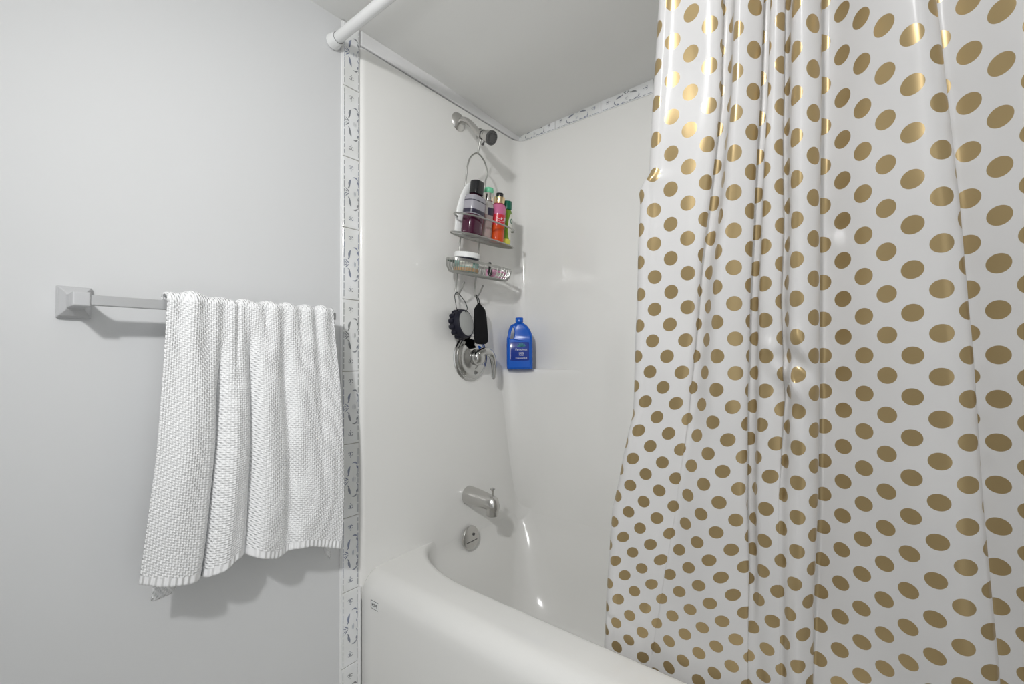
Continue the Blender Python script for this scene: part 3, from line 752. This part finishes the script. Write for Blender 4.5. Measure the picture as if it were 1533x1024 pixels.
# green bottle
o = on_caddy('shampoo_bottle', 'slim green bottle with white oval label and dark green cap', 'bottle', .046, .1375, ZT, R(3), R(84), GB)
m_ = MB(); m_.lathe([(.019, 0), (.0225, .003), (.024, .010), (.024, .024)], 32, 1, None, 1, .8); m_.lathe([(.024, .024), (.0235, .11), (.021, .125), (.016, .132)], 32, 0, None, 1, .8, caps=(False, True)); m_.build('body', ['green', 'yellow'], o)
m_ = MB(); V_ = []; 
for i in range(21):
    for j in range(9):
        z = .020 + .095 * i / 20; hw = 60 * math.sqrt(max(0.02, 1 - ((z - .068) / .049) ** 2)); t = R(-70 - hw * .6 + hw * 1.2 * j / 8)
        V_.append((.0245 * math.cos(t), .0245 * .8 * math.sin(t) * 1.02, z))
m_.add(V_, [(i * 9 + j, i * 9 + j + 1, (i + 1) * 9 + j + 1, (i + 1) * 9 + j) for i in range(20) for j in range(8)]); lb = m_.build('label', 'cream', o)
m_ = MB(); t0 = R(-66)
m_.tube([(.0250 * math.cos(t0 + .25 * math.cos(t)), .0205 * math.sin(t0 + .25 * math.cos(t)), .090 + .008 * math.sin(t)) for t in [2 * math.pi * q / 20 for q in range(20)]], .0012, 5, closed=True)
m_.build('emblem', 'darkgreen', lb)
m_ = MB(); m_.lathe([(.0155, .130), (.0185, .132), (.0180, .158), (.0165, .161), (.001, .161)], 28, 0); m_.build('cap', 'darkgreen', o)

# jar and packet in the basket
ZJ = ZS2 + .0035
o = on_caddy('cream_jar', 'mint green tub of cream with a wide white lid', 'jar', .043, -.048, ZJ, 0, 0)
m_ = MB(); m_.lathe([(.036, 0), (.041, .003), (.0420, .008), (.0425, .040)], 40, 0); m_.build('body', 'mint', o)
m_ = MB(); m_.lathe([(.0412, .002), (.0424, .006), (.0425, .014)], 40, 0, caps=(False, False)); m_.build('base_ring', 'tan', o)
m_ = MB(); V_ = []
for i in range(2):
    for j in range(12): t = R(-75 + 60 * j / 11); V_.append((.0429 * math.cos(t), .0429 * math.sin(t), .018 + .018 * i))
m_.add(V_, [(j, j + 1, 13 + j, 12 + j) for j in range(11)]); m_.build('label', 'cream', o)
m_ = MB(); m_.lathe([(.040, .040), (.040, .047)], 40, 0); m_.build('neck', 'navy', o)
m_ = MB(); m_.lathe([(.0415, .047), (.0435, .048), (.0440, .062), (.042, .0645), (.002, .065)], 48, 0); m_.build('lid', 'whiteplastic', o)
o = on_caddy('soap_packet', 'small pink printed packet lying in the lower basket', 'packet', .046, .105, ZJ, 0, 0)
m_ = MB(); m_.box((-.020, -.036, 0), (.020, .036, .028)); m_.build('wrapper', 'pinklabel', o, bevel=.004)
m_ = MB(); m_.box((.0202, -.020, .006), (.0206, .022, .020)); m_.build('label', 'cream', o)
o = on_caddy('razor', 'small black razor standing upright beside the pink packet', 'razor', .068, .046, ZJ, R(4), 0)
m_ = MB(); m_.lathe([(.004, 0), (.006, .004), (.005, .012), (.0042, .040), (.0052, .046), (.004, .049)], 16); m_.build('handle', 'black', o)
m_ = MB(); m_.lathe([(.006, -.004), (.0105, -.003), (.0105, .003), (.006, .004)], 24, 0, at(0.002, 0, .014) @ AX); m_.build('head', 'black', o)

# ------------------------------------------------------------------ things on the caddy hooks
hL = CAD @ Vector((.010, WY[0], -.5590)); hR = CAD @ Vector((.010, WY[1], -.5590))
o = thing('bath_brush', 'round black bath brush with flat grey disc hanging by a cord', 'brush', hL)
cb = Vector((.024, .014, -.106)) ; RB = Matrix.Translation(cb) @ Matrix.Rotation(R(12), 4, 'Z') @ Matrix.Rotation(R(-8), 4, 'Y') @ AX @ Matrix.Scale(1.12, 4)
m_ = MB(); m_.tube(crom([(0, 0, .0042), (.002, -.014, -.008), (.014, -.022, -.036), (.020, -.020, -.062), (.024, 0.0, -.070), (.026, .022, -.056), (.018, .020, -.030), (.004, .010, -.006), (0, 0, .0042)], 6), .0013, 6)
m_.build('cord', 'blackcloth', o)
m_ = MB(); m_.lathe([(.020, -.034), (.040, -.030), (.046, -.018), (.046, -.004), (.043, .004), (.038, .0045)], 40, 0, RB)
for k in range(14):
    t = 2 * math.pi * k / 14; m_.lathe([(.001, -.010), (.007, -.008), (.0085, 0), (.007, .008), (.001, .010)], 10, 0, RB @ at(.041 * math.cos(t), .044 * math.sin(t), -.020))
m_.build('head', 'navy', o)
m_ = MB()
for k in range(9):
    t = 2 * math.pi * k / 9; m_.lathe([(.001, -.007), (.006, -.005), (.0075, 0), (.006, .005), (.001, .007)], 12, 0, RB @ at(.030 * math.cos(t), .030 * math.sin(t), -.034))
m_.build('bristles', 'clearbump', o)
m_ = MB(); m_.lathe([(.0385, .003), (.0385, .0055), (.036, .0065), (.002, .0062)], 40, 0, RB); m_.build('disc', 'greydisc', o)
o = thing('bath_mitt', 'long black cloth scrub mitt hanging beside the round brush', 'mitt', hR)
m_ = MB(); rings = []
for z, w_, t2, dy in [(-.026, .004, .004, 0), (-.034, .008, .007, 0), (-.040, .015, .010, .002), (-.050, .023, .012, .005), (-.080, .027, .013, .010), (-.115, .028, .014, .013), (-.150, .030, .014, .015), (-.166, .029, .013, .015), (-.174, .022, .009, .014), (-.176, .012, .004, .013)]:
    rings.append([(.014 + t2 * math.sin(2 * math.pi * k / 28), dy * .7 + w_ * 1.18 * math.cos(2 * math.pi * k / 28), z) for k in range(28)])
m_.loft(rings); m_.build('pad', 'blackcloth', o)
m_ = MB(); m_.tube(crom([(0, 0, .0045), (.006, -.003, -.008), (.012, -.003, -.028), (.015, .003, -.028), (.009, .003, -.010), (0, 0, .0045)], 6), .0018, 8); m_.build('loop', 'blackcloth', o)

# ------------------------------------------------------------------ blue jug
jroot = thing('oil_jug', 'blue plastic jug with moulded side handle on the corner shelf', 'jug', (.074, .676, 1.0572), (0, 0, R(38)))
W = .050; Dp = .030
outer = [(-.044, 0), (.044, 0), (.050, .008), (.051, .040), (.051, .120), (.048, .142), (.039, .162), (.028, .176), (.016, .184), (.013, .187), (-.013, .187), (-.020, .182), (-.034, .176), (-.043, .158), (-.047, .135), (-.050, .124), (-.051, .110), (-.051, .010)]
hole = [(-.040, .123), (-.032, .119), (-.024, .123), (-.020, .143), (-.0215, .160), (-.027, .168), (-.033, .163), (-.0385, .145)]
def polyring(pts, n):
    # resample closed polygon by arc length into n points
    P = pts + [pts[0]]; L = [0]
    for a, b in zip(P, P[1:]): L.append(L[-1] + math.hypot(b[0] - a[0], b[1] - a[1]))
    out = []
    for k in range(n):
        s_ = L[-1] * k / n
        for i in range(len(L) - 1):
            if L[i] <= s_ <= L[i + 1]:
                t = (s_ - L[i]) / max(1e-9, L[i + 1] - L[i]); out.append((P[i][0] + (P[i + 1][0] - P[i][0]) * t, P[i][1] + (P[i + 1][1] - P[i][1]) * t)); break
    return out
import bmesh
def jug_body():
    bm = bmesh.new()
    op = polyring([tuple(p)[:2] for p in crom([(x, y, 0) for x, y in outer + [outer[0]]], 5)[:-1]], 96)
    hp_ = polyring([tuple(p)[:2] for p in crom([(x, y, 0) for x, y in hole + [hole[0]]], 4)[:-1]], 32)
    def thick(x, z):
        base = .029
        if z > .120: base *= 1 - .62 * sm(.120, .187, z)
        if x < -.012 and z > .122: base *= .62
        return base
    def inset(P, d):
        n = len(P); out = []
        for i in range(n):
            a = P[i - 1]; b = P[(i + 1) % n]; tx, ty = b[0] - a[0], b[1] - a[1]; l = math.hypot(tx, ty) or 1
            out.append((P[i][0] - ty / l * d, P[i][1] + tx / l * d))
        return out
    for side in (-1, 1):
        pass
    # rings from mid-depth to face on each side; outer inset rounds the edges
    def ringset(P, sgn):
        R_ = []
        for k in range(6):
            t = R(90) * k / 5; q = inset(P, sgn * .012 * (1 - math.cos(t)) if sgn > 0 else -.004 * (1 - math.cos(t)))
            R_.append([(x, z, max(0, thick(x0, z0) - (.012 if sgn > 0 else .004) * (1 - math.sin(t)))) for (x, z), (x0, z0) in zip(q, P)])
        return R_
    ro = ringset(op, 1); rh = ringset(list(hp_), -1)
    for side in (-1, 1):
        def mk(ringp): return [bm.verts.new((x, side * d, z)) for x, z, d in ringp]
        mo = [bm.verts.new((x, 0, z)) for x, z in op] if side == -1 else MO
        mh = [bm.verts.new((x, 0, z)) for x, z in hp_] if side == -1 else MH
        if side == -1: MO, MH = mo, mh
        ringsO = [mo] + [mk(r) for r in ro]; ringsH = [mh] + [mk(r) for r in rh]
        for rs in (ringsO, ringsH):
            for a, b in zip(rs, rs[1:]):
                n = len(a)
                for i in range(n): bm.faces.new((a[i], a[(i + 1) % n], b[(i + 1) % n], b[i]))
        eo = [bm.edges.get((ringsO[-1][i], ringsO[-1][(i + 1) % 96])) for i in range(96)]
        eh = [bm.edges.get((ringsH[-1][i], ringsH[-1][(i + 1) % 32])) for i in range(32)]
        bmesh.ops.triangle_fill(bm, use_beauty=True, edges=eo + eh)
    bmesh.ops.recalc_face_normals(bm, faces=bm.faces)
    me = bpy.data.meshes.new('body'); bm.to_mesh(me); bm.free(); me.materials.append(M['jug'])
    for p in me.polygons: p.use_smooth = True
    me.set_sharp_from_angle(angle=R(50))
    o = bpy.data.objects.new('body', me); C.objects.link(o); o.parent = jroot; return o
jb = jug_body()
m_ = MB(); m_.lathe([(.0135, .184), (.0145, .188), (.0155, .189), (.0155, .204), (.0140, .206), (.001, .206)], 32, 0); m_.build('cap', 'jug', jroot)
m_ = MB(); rings = []
for z in (.034, .036, .106, .108):
    g = .0006 if z in (.036, .106) else -.0004
    rings.append([((.0512 + g) * math.copysign(abs(math.cos(t)) ** .35, math.cos(t)), (.0292 + g) * math.copysign(abs(math.sin(t)) ** .35, math.sin(t)), z) for t in [2 * math.pi * k / 64 for k in range(64)]])
m_.loft(rings, caps=(False, False)); jl = m_.build('label', 'juglabel', jroot)
def jt(z, x=.006): return Matrix.Translation((x, -.0302, z)) @ Matrix.Rotation(R(90), 4, 'X')
text('brand_text', 'Parachute', .0115, 'white_ink', jl, jt(.0785)); text('size_text', '100%', .0095, 'white_ink', jl, jt(.064)); text('small_text', 'PURE', .0075, 'white_ink', jl, jt(.0565)); text('product_text', 'Coconut Oil', .0088, 'white_ink', jl, jt(.045))
m_ = MB()
for a_ in range(7):
    t = R(10 + a_ * 27); lf = leaf(.009 * math.cos(t), .009 * math.sin(t) * .6, .018, .0022, t)
    m_.add([(x + .006, -.0302, z + .0905) for x, z in lf], [tuple(range(len(lf)))])
m_.build('palm_mark', 'palm', jl)
m_ = MB(); m_.box((-.036, -.0303, .040), (-.0352, -.0300, .086)); m_.build('label_line', 'white_ink', jl)

# ------------------------------------------------------------------ vanity light behind the camera
lroot = thing('vanity_light', 'chrome vanity light bar with two round white globes', 'wall light', (1.02, Y0, 1.83))
m_ = MB(); m_.box((-.22, 0.0005, -.05), (.22, .03, .05)); m_.build('backplate', 'chrome', lroot, bevel=.006)
for x in (-.11, .11):
    m_ = MB(); m_.tube([(x, .028, 0), (x, .062, 0)], .018, 20); m_.build('socket', 'chrome', lroot)
    m_ = MB(); m_.lathe([(.001, -.055)] + [(.055 * math.cos(R(a_)), .055 * math.sin(R(a_))) for a_ in range(-80, 90, 10)] + [(.001, .055)], 32, 0, at(x, .112, 0)); m_.build('globe', 'frosted', lroot)
